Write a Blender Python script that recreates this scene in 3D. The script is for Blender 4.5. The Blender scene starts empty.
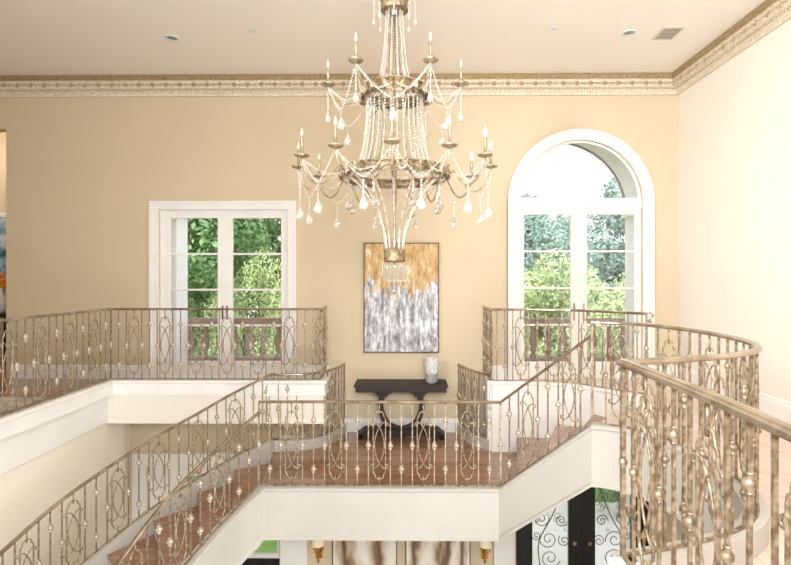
import bpy, bmesh, math, random
from mathutils import Vector, Matrix
random.seed(7)
C = bpy.context.scene.collection
PI = math.pi
GZ = 5.2            # geometry below is written with the eye level at z = 0; everything is lifted so the hall floor is z = 0
# ------------------------------------------------------------------ helpers
def lin(c):
    return tuple(((v/255)/12.92 if v/255 <= .04045 else ((v/255+.055)/1.055)**2.4) for v in c)
def mat(name, rgb, rough=.5, metal=0., noise=None, nscale=20, trans=0., emis=None, estr=0., bump=0., stretch=None, coat=0., ior=1.45):
    m = bpy.data.materials.new(name); m.use_nodes = True
    nt = m.node_tree; b = nt.nodes['Principled BSDF']
    col = lin(rgb)+(1,)
    b.inputs['Base Color'].default_value = col
    b.inputs['Roughness'].default_value = rough; b.inputs['Metallic'].default_value = metal
    b.inputs['Transmission Weight'].default_value = trans; b.inputs['IOR'].default_value = ior
    b.inputs['Coat Weight'].default_value = coat
    if emis: b.inputs['Emission Color'].default_value = lin(emis)+(1,); b.inputs['Emission Strength'].default_value = estr
    if noise or bump:
        tc = nt.nodes.new('ShaderNodeTexCoord'); mp = nt.nodes.new('ShaderNodeMapping'); n = nt.nodes.new('ShaderNodeTexNoise')
        if stretch: mp.inputs['Scale'].default_value = stretch
        nt.links.new(tc.outputs['Object'], mp.inputs[0]); nt.links.new(mp.outputs[0], n.inputs['Vector'])
        n.inputs['Scale'].default_value = nscale; n.inputs['Detail'].default_value = 4
        if noise:
            r = nt.nodes.new('ShaderNodeValToRGB'); r.color_ramp.elements[0].position = .38; r.color_ramp.elements[1].position = .62
            r.color_ramp.elements[0].color = col; r.color_ramp.elements[1].color = lin(noise)+(1,)
            nt.links.new(n.outputs[0], r.inputs[0]); nt.links.new(r.outputs[0], b.inputs['Base Color'])
        if bump:
            bp = nt.nodes.new('ShaderNodeBump'); bp.inputs['Strength'].default_value = bump; bp.inputs['Distance'].default_value = .01
            nt.links.new(n.outputs[0], bp.inputs['Height']); nt.links.new(bp.outputs[0], b.inputs['Normal'])
    return m
M = {}
M['paint'] = mat('wall paint', (209,191,160), .6, noise=(211,193,163), nscale=1.5)
M['paint_right'] = mat('pale wall paint', (234,227,215), .6, noise=(236,229,218), nscale=1.5)
M['ceil'] = mat('ceiling paint', (247,240,231), .7, noise=(248,241,233), nscale=1)
M['cream'] = mat('cream lower wall', (241,231,214), .6, noise=(243,233,217), nscale=1.2)
M['white'] = mat('white trim', (236,232,226), .35, noise=(239,236,231), nscale=3)
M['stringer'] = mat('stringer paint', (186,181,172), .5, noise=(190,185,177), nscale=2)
M['bronze'] = mat('champagne bronze', (122,103,80), .38, .5, noise=(182,166,142), nscale=26)
M['rail'] = mat('handrail bronze', (148,130,110), .2, .75, noise=(184,168,148), nscale=9)
M['knuckle'] = mat('silvered knuckle', (156,138,114), .45, .3, noise=(214,202,186), nscale=60)
M['gold'] = mat('antique silver gold leaf', (104,86,60), .5, .5, noise=(160,142,112), nscale=40)
M['armmetal'] = mat('chandelier metal', (134,116,88), .38, .6, noise=(180,164,138), nscale=30)
M['ribmetal'] = mat('silvered rib', (176,162,138), .28, .6, noise=(214,204,188), nscale=30)
M['crystal'] = mat('crystal', (246,242,234), .04, 0, trans=.93, ior=1.5)
M['bead'] = mat('crystal bead', (248,245,239), .08, 0, trans=.8, ior=1.5)
M['bulb_on'] = mat('lit bulb', (255,250,240), .3, emis=(255,240,215), estr=3)
M['bulb_off'] = mat('clear bulb', (245,240,230), .05, trans=.8)
M['candle'] = mat('candle sleeve', (150,134,108), .4, .5)
M['dark'] = mat('espresso wood', (36,21,18), .55, noise=(46,29,25), nscale=8, stretch=(1,8,8))
M['black'] = mat('black iron', (26,24,26), .4, .2, noise=(34,31,32), nscale=10)
M['iron'] = mat('scroll iron', (105,100,98), .5, .3, noise=(130,124,120), nscale=40)
M['brass'] = mat('brass', (196,146,60), .25, .9, noise=(214,166,84), nscale=20)
M['shade'] = mat('lamp shade', (245,232,208), .7, emis=(255,226,180), estr=.08)
M['stone'] = mat('balcony stone', (146,124,116), .8, noise=(168,148,138), nscale=12, bump=.3)
M['porch'] = mat('porch paint', (242,240,241), .6, noise=(245,243,244), nscale=4)
M['brownrim'] = mat('brown arch edge', (140,118,108), .7, noise=(156,134,122), nscale=10)
M['carve_gold'] = mat('carved gilding', (128,106,70), .5, .2, noise=(186,164,122), nscale=60, bump=.8)
M['carve'] = mat('carved plaster', (206,190,162), .6, noise=(232,222,202), nscale=45, bump=.6)
M['rosette'] = mat('gilt rosette', (160,134,104), .5, noise=(196,174,146), nscale=40)
M['vent'] = mat('vent metal', (205,195,180), .5, noise=(214,205,192), nscale=10)
M['ventdark'] = mat('vent slot', (110,96,82), .6)
M['light_trim'] = mat('downlight trim', (222,224,222), .4)
M['light_can'] = mat('downlight can', (150,158,158), .3, .3)
M['vase'] = mat('pebbled ceramic', (232,231,229), .5, noise=(186,184,184), nscale=60, bump=1)
M['frame'] = mat('thin dark frame', (74,56,44), .4, .2)
M['trunk'] = mat('bark', (92,78,66), .9, noise=(66,56,48), nscale=8, bump=.6)
M['lawn'] = mat('lawn', (96,140,62), .9, noise=(124,164,80), nscale=3)
M['rug'] = mat('rug', (214,206,196), .95, noise=(176,168,160), nscale=4)
M['lfloor'] = mat('hall stone floor', (226,214,198), .3, noise=(212,198,180), nscale=2)
def leafmat(n, a, b):
    m = mat(n, a, .7, noise=b, nscale=1.3); return m
M['leaf_g'] = leafmat('green leaves', (104,146,96), (148,184,124))
M['leaf_y'] = leafmat('yellow green leaves', (160,184,124), (198,214,160))
M['leaf_b'] = leafmat('haze tinted leaves', (112,148,138), (156,184,174))  # distance haze painted into the leaf colour, not another species
def glassmat():
    m = bpy.data.materials.new('window glass'); m.use_nodes = True; nt = m.node_tree
    o = nt.nodes['Material Output']; nt.nodes.remove(nt.nodes['Principled BSDF'])
    t = nt.nodes.new('ShaderNodeBsdfTransparent'); g = nt.nodes.new('ShaderNodeBsdfGlossy'); x = nt.nodes.new('ShaderNodeMixShader')
    g.inputs['Roughness'].default_value = .02; x.inputs[0].default_value = .06
    nt.links.new(t.outputs[0], x.inputs[1]); nt.links.new(g.outputs[0], x.inputs[2]); nt.links.new(x.outputs[0], o.inputs[0]); return m
M['glass'] = glassmat()
def woodmat(name, c1, c2, rough, rot=0):
    m = bpy.data.materials.new(name); m.use_nodes = True; nt = m.node_tree; b = nt.nodes['Principled BSDF']
    tc = nt.nodes.new('ShaderNodeTexCoord'); mp = nt.nodes.new('ShaderNodeMapping'); br = nt.nodes.new('ShaderNodeTexBrick')
    mp.inputs['Rotation'].default_value = (0,0,rot)
    nt.links.new(tc.outputs['Object'], mp.inputs[0]); nt.links.new(mp.outputs[0], br.inputs['Vector'])
    br.inputs['Color1'].default_value = lin(c1)+(1,); br.inputs['Color2'].default_value = lin(c2)+(1,)
    br.inputs['Mortar'].default_value = lin(tuple(v*.88 for v in c1))+(1,)
    br.inputs['Scale'].default_value = 1; br.inputs['Brick Width'].default_value = 1.1; br.inputs['Row Height'].default_value = .085
    br.inputs['Mortar Size'].default_value = .0025; br.offset = .37
    n = nt.nodes.new('ShaderNodeTexNoise'); mp2 = nt.nodes.new('ShaderNodeMapping'); mp2.inputs['Scale'].default_value = (2,30,2); mp2.inputs['Rotation'].default_value=(0,0,rot)
    nt.links.new(tc.outputs['Object'], mp2.inputs[0]); nt.links.new(mp2.outputs[0], n.inputs['Vector']); n.inputs['Scale'].default_value = 1.6
    mx = nt.nodes.new('ShaderNodeMix'); mx.data_type = 'RGBA'; mx.blend_type = 'OVERLAY'; mx.inputs[0].default_value = .35
    nt.links.new(br.outputs['Color'], mx.inputs[6]); nt.links.new(n.outputs[0], mx.inputs[7]); nt.links.new(mx.outputs[2], b.inputs['Base Color'])
    b.inputs['Roughness'].default_value = rough; b.inputs['Coat Weight'].default_value = .4; b.inputs['Coat Roughness'].default_value = .15
    return m
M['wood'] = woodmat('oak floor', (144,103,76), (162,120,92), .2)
M['wood_glare'] = woodmat('oak floor with glare in colour', (210,184,168), (220,196,180), .3, PI/2)  # same oak, with daylight glare and overexposure put into the colour

def obj(name, bm, m, parent=None, kind=None, smooth=False, label=None):
    me = bpy.data.meshes.new(name); bmesh.ops.recalc_face_normals(bm, faces=bm.faces); bm.to_mesh(me); bm.free()
    ms = m if isinstance(m, (list,tuple)) else [m]
    for x in ms: me.materials.append(M[x])
    if smooth:
        for p in me.polygons: p.use_smooth = True
    o = bpy.data.objects.new(name, me); C.objects.link(o)
    if parent: o.parent = parent
    if kind: o['kind'] = kind
    if label: o['label'] = label
    return o
def struct(name, bm, m, label=None, parent=None, cat=None, smooth=False):
    o = obj(name, bm, m, parent, None if parent else 'structure', smooth)
    if not parent:
        o['label'] = label or name; o['category'] = cat or name.split('_')[0]
    return o
def tag(o, label, cat, group=None, kind=None):
    o['label'] = label; o['category'] = cat
    if group: o['group'] = group
    if kind: o['kind'] = kind
    return o
def thing(name, label, cat, loc=(0,0,0), group=None, kind=None):
    o = bpy.data.objects.new(name, None); C.objects.link(o); o.location = loc; o.empty_display_size = .1
    return tag(o, label, cat, group, kind)
def inst(src, name, parent, loc=(0,0,0), rz=0, sz=1):
    o = src.copy(); o.name = name; C.objects.link(o); o.parent = parent
    o.location = loc; o.rotation_euler = (0,0,rz); o.scale = (1,1,sz); return o
def B(): return bmesh.new()
def box(bm, x0,x1,y0,y1,z0,z1):
    v = [bm.verts.new(p) for p in ((x0,y0,z0),(x1,y0,z0),(x1,y1,z0),(x0,y1,z0),(x0,y0,z1),(x1,y0,z1),(x1,y1,z1),(x0,y1,z1))]
    for f in ((3,2,1,0),(4,5,6,7),(0,1,5,4),(1,2,6,5),(2,3,7,6),(3,0,4,7)): bm.faces.new([v[i] for i in f])
    return bm
def prism(bm, poly, z0, z1, top_only_mat=None):
    n = len(poly)
    a = [bm.verts.new((p[0],p[1],z0)) for p in poly]; b = [bm.verts.new((p[0],p[1],z1)) for p in poly]
    f = bm.faces.new(list(reversed(a))); g = bm.faces.new(b)
    sides = [bm.faces.new((a[i],a[(i+1)%n],b[(i+1)%n],b[i])) for i in range(n)]
    if top_only_mat is not None:
        f.material_index = top_only_mat
        for s in sides: s.material_index = top_only_mat
    return bm
def yprism(bm, poly, y0, y1):       # polygon in x,z extruded along y
    n = len(poly)
    a = [bm.verts.new((p[0],y0,p[1])) for p in poly]; b = [bm.verts.new((p[0],y1,p[1])) for p in poly]
    bm.faces.new(a); bm.faces.new(list(reversed(b)))
    for i in range(n): bm.faces.new((a[i],b[i],b[(i+1)%n],a[(i+1)%n]))
    return bm
def tube(bm, pts, r, n=6, caps=True, closed=False):
    pts = [Vector(p) for p in pts]; rings = []; N = len(pts)
    rs = r if isinstance(r,(list,tuple)) else [r]*N
    up = None
    for i,p in enumerate(pts):
        if closed: t = pts[(i+1)%N]-pts[i-1]
        else: t = pts[min(i+1,N-1)]-pts[max(i-1,0)]
        if t.length < 1e-9: t = Vector((0,0,1))
        t.normalize()
        if up is None:
            up = Vector((0,0,1)) if abs(t.z) < .9 else Vector((0,1,0))
        s = t.cross(up)
        if s.length < 1e-4: s = t.orthogonal()
        s.normalize(); u = s.cross(t).normalized(); up = u
        rings.append([bm.verts.new(p+(s*math.cos(2*PI*k/n)+u*math.sin(2*PI*k/n))*rs[i]) for k in range(n)])
    for i in range(N if closed else N-1):
        a, b = rings[i], rings[(i+1)%N]
        for k in range(n): bm.faces.new((a[k],a[(k+1)%n],b[(k+1)%n],b[k]))
    if caps and not closed:
        bm.faces.new(list(reversed(rings[0]))); bm.faces.new(rings[-1])
    return bm
def lathe(bm, prof, n=12, c=(0,0,0), close=True):
    rings = []
    for r,z in prof:
        rings.append([bm.verts.new((c[0]+r*math.cos(2*PI*k/n), c[1]+r*math.sin(2*PI*k/n), c[2]+z)) for k in range(n)])
    for a,b in zip(rings, rings[1:]):
        for k in range(n): bm.faces.new((a[k],a[(k+1)%n],b[(k+1)%n],b[k]))
    if close:
        bm.faces.new(list(reversed(rings[0]))); bm.faces.new(rings[-1])
    return bm
def sweep(bm, pts, prof, closed_profile=True, mats=None):
    """profile (a,b): a to the right of travel, b up; kept vertical; pts may carry per-point z"""
    pts = [Vector(p) for p in pts]; N = len(pts); rings = []
    for i,p in enumerate(pts):
        t0 = (p-pts[i-1]) if i else None; t1 = (pts[i+1]-p) if i < N-1 else None
        if t0 is None: t0 = t1
        if t1 is None: t1 = t0
        a = Vector((t0.x,t0.y,0)).normalized(); b = Vector((t1.x,t1.y,0)).normalized()
        t = (a+b).normalized(); s = Vector((t.y,-t.x,0)); k = 1/max(.45,t.dot(a))
        pr = prof(i/(N-1)) if callable(prof) else prof
        rings.append([bm.verts.new(p+s*(q[0]*k)+Vector((0,0,q[1]))) for q in pr])
    n = len(rings[0])
    for i in range(N-1):
        for j in range(n): bm.faces.new((rings[i][j],rings[i][(j+1)%n],rings[i+1][(j+1)%n],rings[i+1][j]))
    bm.faces.new(rings[0]); bm.faces.new(list(reversed(rings[-1])))
    return bm
def cr(pts, sub=6):
    """Catmull-Rom through pts of any dimension"""
    P = [tuple(2*a-b for a,b in zip(pts[0],pts[1]))]+list(pts)+[tuple(2*a-b for a,b in zip(pts[-1],pts[-2]))]
    out = []
    for i in range(1,len(P)-2):
        for k in range(sub):
            t = k/sub
            out.append(tuple(.5*((2*p1)+(-p0+p2)*t+(2*p0-5*p1+4*p2-p3)*t*t+(-p0+3*p1-3*p2+p3)*t**3) for p0,p1,p2,p3 in zip(P[i-1],P[i],P[i+1],P[i+2])))
    out.append(tuple(pts[-1])); return out
# ------------------------------------------------------------------ balustrades
HR = .95     # reference baluster height
SRC = []
def hide_src(o): SRC.append(o); return o
def bar_mesh(r):
    bm = B(); box(bm,-r,r,-r,r,0,HR); return bm
def knuckle_bm(s=1.0):
    bm = B(); pr = [(.010,-.045),(.017,-.042),(.017,-.035),(.011,-.030),(.026,-.012),(.027,0),(.026,.012),(.011,.030),(.017,.035),(.017,.042),(.010,.045)]
    return lathe(bm, [(r*(s if s<.95 else 1.12),z*s) for r,z in pr], 8)
def spiral(cx,cz,r,a0,turn,n=9):
    return [(cx+r*(1-.55*k/(n-1))*math.cos(a0+turn*k/(n-1)),0,cz+r*(1-.55*k/(n-1))*math.sin(a0+turn*k/(n-1))) for k in range(n)]
def panel_outline():
    bm = B(); zt, zb = HR*.905, HR*.085
    half = [(0,zt),(.022,zt-.004),(.038,zt-.016),(.046,zt-.036),(.047,zt-.056),(.062,zt-.068),(.067,zt-.09),(.067,zt-.14)]
    low = [(x,zb+(zt-z)) for x,z in half]
    right = half+list(reversed(low)); loop = right+[(-x,z) for x,z in reversed(right[1:-1])]
    tube(bm, [(x,0,z) for x,z in loop], .0075, 5, closed=True)
    tube(bm, [(0,0,zt-.035),(0,0,HR)], .0075, 5); tube(bm, [(0,0,0),(0,0,zb+.035)], .0075, 5)
    return bm
def panel_scroll():
    bm = B(); zt, zb = HR*.905, HR*.085; mid = HR*.495
    for s in (1,-1):
        up = [(-.078*s,0,zt-.128),(-.045*s,0,zt-.128),(-.010*s,0,zt-.165),(.025*s,0,zt-.235),(.050*s,0,mid+.06),(.053*s,0,mid)]
        dn = [(x,0,2*mid-z) for x,_,z in reversed(up[:-1])]
        c0 = spiral(-.078*s,zt-.150,.022,PI/2,(1.6*PI if s>0 else -1.6*PI))
        c1 = [(x,0,2*mid-z) for x,_,z in c0]
        tube(bm, list(reversed(c0))+cr(up+dn,4)+c1, .0065, 5)
    return bm
class Kit:
    def __init__(k, r=.0085, ks=1.0, kmat='knuckle'):
        k.bar = bpy.data.meshes.new('baluster'); b = bar_mesh(r); b.to_mesh(k.bar); b.free(); k.bar.materials.append(M['bronze'])
        k.kn = bpy.data.meshes.new('knuckle'); b = knuckle_bm(ks); b.to_mesh(k.kn); b.free(); k.kn.materials.append(M[kmat])
        k.po = bpy.data.meshes.new('oval_panel'); b = panel_outline(); b.to_mesh(k.po); b.free(); k.po.materials.append(M['bronze'])
        k.ps = bpy.data.meshes.new('scroll'); b = panel_scroll(); b.to_mesh(k.ps); b.free(); k.ps.materials.append(M['bronze'])
        for me in (k.kn,k.po,k.ps):
            for p in me.polygons: p.use_smooth = True
KIT = Kit(.0059, 1.0)
KITN = Kit(.0068, .82, 'bronze')
def mk(me, name, parent, loc=(0,0,0), rz=0, sz=1):
    o = bpy.data.objects.new(name, me); C.objects.link(o); o.parent = parent; o.location = loc; o.rotation_euler = (0,0,rz); o.scale = (1,1,sz); return o
RAILP = [(a*.78,b*.72) for a,b in [(-.024,-.018),(-.030,-.008),(-.028,.006),(-.018,.016),(0,.020),(.018,.016),(.028,.006),(.030,-.008),(.024,-.018),(.012,-.024),(-.012,-.024)]]
def balustrade(label, pts, spacing, phase=0, ends=(1,1), kit=None, group=None, rail_pre=None, rail_post=None, prof=RAILP, smooth_rail=True, skip=0):
    """pts: (x,y,zbase,ztop) dense polyline"""
    kit = kit or KIT
    x0,y0,z0,_ = pts[0]
    t = thing('balustrade', label, 'railing', (x0,y0,z0), group); o = Vector((x0,y0,z0))
    rp = [Vector((p[0],p[1],p[3]))-o for p in pts]
    if rail_pre: rp = [Vector(p)-o for p in rail_pre]+rp
    if rail_post: rp = rp+[Vector(p)-o for p in rail_post]
    obj('handrail', sweep(B(), rp, prof), 'rail', t)
    obj('shoe_rail', sweep(B(), [Vector((p[0],p[1],p[2]+.010))-o for p in pts], [(-.010,-.008),(-.010,.004),(.010,.004),(.010,-.008)]), 'bronze', t)
    L = [0]
    for a,b in zip(pts,pts[1:]): L.append(L[-1]+math.hypot(b[0]-a[0],b[1]-a[1]))
    def at(s):
        s = min(max(s,0),L[-1]-1e-6)
        for i in range(len(pts)-1):
            if L[i+1] >= s: break
        f = (s-L[i])/max(1e-9,L[i+1]-L[i]); a,b = pts[i],pts[i+1]
        return [a[j]+(b[j]-a[j])*f for j in range(4)], math.atan2(b[1]-a[1],b[0]-a[0])
    n = max(1, round(L[-1]/spacing)); d = L[-1]/n
    for k in range(n+1):
        if k < skip: continue
        p,ang = at(k*d); h = p[3]-.02-p[2]; sz = h/HR; loc = Vector(p[:3])-o
        isend = (k == 0 and ends[0]) or (k == n and ends[1])
        if (k == 0 and ends[0] == 0) or (k == n and ends[1] == 0): continue
        if isend:
            e = mk(kit.bar,'newel_post',t,loc,ang,sz); e.scale = (1.6,1.6,sz)
            q = mk(kit.kn,'knuckle',e,(0,0,HR*.5)); q.scale = (.6,.6,1)
            continue
        q = (k+phase)%4
        if q == 0:
            a = mk(kit.po,'oval_panel',t,loc,ang,sz); mk(kit.ps,'scroll',a)
        else:
            a = mk(kit.bar,'baluster',t,loc,ang,sz)
            for z in ((.795,.205) if q == 2 else (.49,)): mk(kit.kn,'knuckle',a,(0,0,HR*z))
    return t
# ------------------------------------------------------------------ key heights (relative to the eye)
ZU, ZC, ZT = -1.48, -1.34, -.40       # upper floor, curb top, guard handrail
ZL = -2.26                            # landing
ZG = -5.2                             # hall floor
TH = .56
YB = 7.8; XR = 4.015; ZCL = 2.975
CX = -.055
# ------------------------------------------------------------------ plan curves
ring = [(1.74,4.92),(1.95,4.80),(2.12,4.60),(2.21,4.31),(2.25,4.05),(2.25,3.78),(2.21,3.48),(2.11,3.19),(1.94,2.95),(1.68,2.77),(1.36,2.64),(1.05,2.55)]
ringd = cr(ring,4)
near = [(1.05,2.55),(1.045,1.95),(1.015,1.44),(.97,1.0),(.90,.62)]
neard = cr(near,4)
outR = [(1.14,6.95),(1.6,6.94),(2.05,6.84),(2.32,6.64),(2.54,6.38),(2.80,6.14)]
outRd = cr(outR,4)
RS = .16
outL = [(-1.73,6.92),(-2.14,6.67),(-2.49,6.36),(-2.84,5.97),(-3.12,5.54),(-3.35,5.08),(-3.48,4.6),(-3.54,4.12),(-3.54,3.64),(-3.50,3.18),(-3.44,2.74),(-3.36,2.32),(-3.28,1.9),(-3.2,1.5),(-3.12,1.1),(-3.04,.7),(-2.96,.3),(-2.88,-.1),(-2.8,-.5)]
inL = [(-1.56,5.75),(-1.78,5.5),(-1.96,5.17),(-2.11,4.80),(-2.215,4.54),(-2.30,4.30),(-2.36,4.02),(-2.37,3.72),(-2.35,3.4),(-2.3,3.08),(-2.24,2.75),(-2.17,2.42),(-2.09,2.09),(-2.01,1.76),(-1.93,1.43),(-1.85,1.1),(-1.77,.77),(-1.69,.44),(-1.61,.11)]
nR = 4; rsR = (ZU-ZL)/nR
inR = [(1.04+.70*f, 5.75-.83*f) for f in (.22,.47,.70,.93)]
oR = [(1.48,6.91),(1.98,6.83),(2.36,6.55),(2.58,6.28)]
nicheL = [(-.90,7.79),(-.97,7.5),(-1.08,7.2),(-1.30,7.0),(-1.55,6.94),(-1.73,6.92)]
nicheR = [(.79,7.79),(.86,7.5),(.96,7.2),(1.12,6.98)]
# ------------------------------------------------------------------ shell
# floors
def floorobj(name, poly, z1, th, label, woodn='wood', other='white'):
    bm = prism(B(), poly, z1-th, z1, 1); return struct(name, bm, [woodn, other], label)
floorobj('floor', [(-10,-2),(-3.93,-2),(-3.93,7.0),(-1.12,7.0),(-1.12,7.79),(-5.87,7.79),(-5.87,10),(-10,10)], ZU, .42, 'upper left gallery floor of brown oak planks behind the left railing')
polyR = [(.90,-2),(.90,.62)]+[p for p in reversed(neard[:-1])]+list(reversed(ringd[1:-1]))+[(1.74,4.92),inR[3],oR[3]]+[p for p in reversed(outRd) if p[0]<2.56]+[(1.12,7.79),(XR,7.79),(XR,-2)]
floorobj('floor', polyR, ZU, .42, 'upper right oak floor between the curved railing and the right wall', 'wood_glare')
floorobj('floor', [(-3.93,-2),(.90,-2),(.90,.1),(-3.93,.1)], ZU, .42, 'upper oak floor strip under the viewer')
floorobj('floor', [(-1.56,5.75),(1.04,5.75),inR[0],oR[0],(1.12,6.95)]+[p for p in reversed(nicheR[:-1])]+nicheL, ZL, .35, 'brown oak floor of the mid-height stair landing')
struct('floor', box(B(),-4.1,XR,-2,7.8,ZG-.1,ZG), 'lfloor', 'pale stone floor of the entrance hall below')
# ceiling
struct('ceiling', box(B(),-10,XR,-2,7.8,ZCL,ZCL+.1), 'ceil', 'cream painted flat ceiling')
# back wall with openings
def arch_pts(cx, zs, r, n=24):
    return [(cx-r*math.cos(PI*k/n), zs+r*math.sin(PI*k/n)) for k in range(n+1)]
LW = (-3.66,-1.73,1.06); AW = (1.66,3.50,1.13)   # left opening x0,x1,top; arch x0,x1,spring
ARC = 2.58; AR = .92
LD = (-3.84,-1.85,-2.78); DD = (1.64,3.58,-2.78)
bm = B()
y0,y1 = YB, YB+.16
box(bm,-5.95,LW[0],y0,y1,-1.9,ZCL); box(bm,LW[0],LW[1],y0,y1,LW[2],ZCL); box(bm,LW[1],AW[0],y0,y1,-1.9,ZCL); box(bm,AW[1],XR+.2,y0,y1,-1.9,ZCL)
box(bm,-10,-5.95,y0,y1,2.235,ZCL)
ap = arch_pts(ARC,1.13,AR)
for a,b in zip(ap,ap[1:]): yprism(bm,[a,b,(b[0],ZCL),(a[0],ZCL)],y0,y1)
struct('wall_back', bm, 'paint', 'tan upper back wall with two tall window openings')
bm = B()
box(bm,-4.3,LD[0],y0,y1,ZG,-1.9); box(bm,LD[0],LD[1],y0,y1,LD[2],-1.9); box(bm,LD[1],DD[0],y0,y1,ZG,-1.9); box(bm,DD[0],DD[1],y0,y1,DD[2],-1.9); box(bm,DD[1],XR+.2,y0,y1,ZG,-1.9)
box(bm,LW[0],LW[1],y0,y1,-1.9,ZU); box(bm,AW[0],AW[1],y0,y1,-1.9,ZU)
struct('wall_back_lower', bm, 'paint', 'tan back wall of the entrance hall below the landing')
struct('wall_right', box(B(),XR,XR+.15,-2,YB,ZG,ZCL), 'paint_right', 'pale cream right wall running towards the viewer')
struct('wall_left_lower', box(box(B(),-4.25,-4.1,7.42,YB,ZG,-1.9),-4.25,-3.965,-2,7.42,ZG,-1.54), 'cream', 'cream wall under the left gallery')
struct('wall_front', box(B(),-10,XR+.15,-2.15,-2,ZU-.42,ZCL+.1), 'paint', 'unseen tan wall added behind the viewer to block upper-level sky light')  # unseen wall added to keep sky light from behind off the upper level
struct('wall_left', box(B(),-10.15,-10,-2,10,-1.9,ZCL), 'paint', 'far left wall of the upper gallery')
struct('wall_side_room', box(B(),-10,-5.7,9.9,10,-1.9,2.9), 'paint', 'tan wall of the room seen past the left opening')
struct('wall_side_room', box(B(),-5.87,-5.72,YB+.16,9.9,-1.9,2.9), 'paint', 'short side wall of the room beyond the left opening')
struct('ceiling', box(B(),-10,-5.7,YB,10,2.9,3.0), 'ceil', 'ceiling of the side room')
# fascias and curbs
FP = [(-.07,0),(-.085,-.012),(-.085,-.035),(-.06,-.05),(-.06,-.17),(-.075,-.18),(-.075,-.2),(.06,-.2),(.06,-.012),(.05,0)]
# left gallery: curb trim along X=-3.93 then along Y=7.0, travelling so that 'left' faces the void
gal = [(-3.93,.1,ZC),(-3.93,7.0,ZC),(-1.12,7.0,ZC),(-1.12,7.78,ZC)]
FPr = [(-a,b) for a,b in FP]
struct('trim_gallery', sweep(B(), gal, FPr), 'white', 'white moulded curb trim under the left gallery railing')
struct('trim_gallery', sweep(B(), [(x,y,ZC-.2) for x,y,z in gal[1:]], [(-.05,0),(.045,0),(.045,-.32),(.07,-.34),(.07,-.37),(-.05,-.37)]), 'paint_right', 'cream fascia band under the white gallery curb')
# soffit between gallery edge and lower wall
SP = lambda t: [(-.07,0),(-.08,-.012),(-.08,-.03),(-.065,-.045),(-.065,-TH+.05),(-.078,-TH+.035),(-.078,-TH),(.05,-TH),(.06,0)]
def curb_profile(th, side=-1):
    p = [(.055,0),(.075,-.010),(.075,-.028),(.060,-.045),(.060,-th+.045),(.075,-th+.03),(.075,-th),(-.05,-th),(-.055,0)]
    return [(a*side,b) for a,b in p]
# front landing fascia (travel +x : left is away, right(a>0) is toward the viewer)
stL = [(p[0],p[1],ZL-.01-RS*k) for k,p in enumerate(inL)]
strL = list(reversed(cr(stL,4)))
frontline = strL[:-1]+[(-1.56,5.75,ZL),(1.04,5.75,ZL),(1.74,4.90,ZC)]+[(x,y,ZC) for x,y in ringd[1:]]
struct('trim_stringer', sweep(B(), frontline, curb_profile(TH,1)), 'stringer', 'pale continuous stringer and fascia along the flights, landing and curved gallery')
struct('trim_near_curb', sweep(B(), [(x,y,ZC) for x,y in neard], curb_profile(TH,1)), 'white', 'white curb under the nearest railing at right')
# left outer curb: niche curve then down the flight
def heightL(k): return ZL+.13-RS*k
outer_c = [(x,y,ZL+.14) for x,y in cr(nicheL,4)[:-1]] + cr([(p[0]-.04,p[1]+.05,ZL+.14-RS*k-.022*min(4,max(0,k-2))) for k,p in enumerate(outL)],4)
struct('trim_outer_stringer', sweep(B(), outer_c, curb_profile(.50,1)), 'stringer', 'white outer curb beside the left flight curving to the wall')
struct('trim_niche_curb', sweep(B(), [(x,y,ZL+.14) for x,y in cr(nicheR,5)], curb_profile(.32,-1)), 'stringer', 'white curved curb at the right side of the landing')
# retaining wall under right outer gallery edge
bm = B(); N = len(outRd)
rows = []
for i,(x,y) in enumerate(outRd):
    f = i/(N-1); zb = -2.45+(-1.95+2.45)*max(0,(x-1.5)/1.33) if x > 1.5 else -2.45
    t = Vector(outRd[min(i+1,N-1)])-Vector(outRd[max(i-1,0)]); t.normalize(); nx,ny = t.y,-t.x   # toward viewer
    rows.append([bm.verts.new((x+nx*a,y+ny*a,z)) for a,z in ((.05,ZC),(.065,ZC-.012),(.065,ZC-.035),(.05,ZC-.05),(.05,zb),(-.05,zb),(-.05,ZC))])
for a,b in zip(rows,rows[1:]):
    for j in range(7): bm.faces.new((a[j],a[(j+1)%7],b[(j+1)%7],b[j]))
bm.faces.new(rows[0]); bm.faces.new(list(reversed(rows[-1])))
struct('wall_stair_right', bm, 'white', 'white curved wall beside the short right flight')
struct('wall_niche_right', box(B(),1.09,1.19,6.97,7.79,ZL-.2,ZC), 'white', 'white return wall at the right end of the landing')
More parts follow.
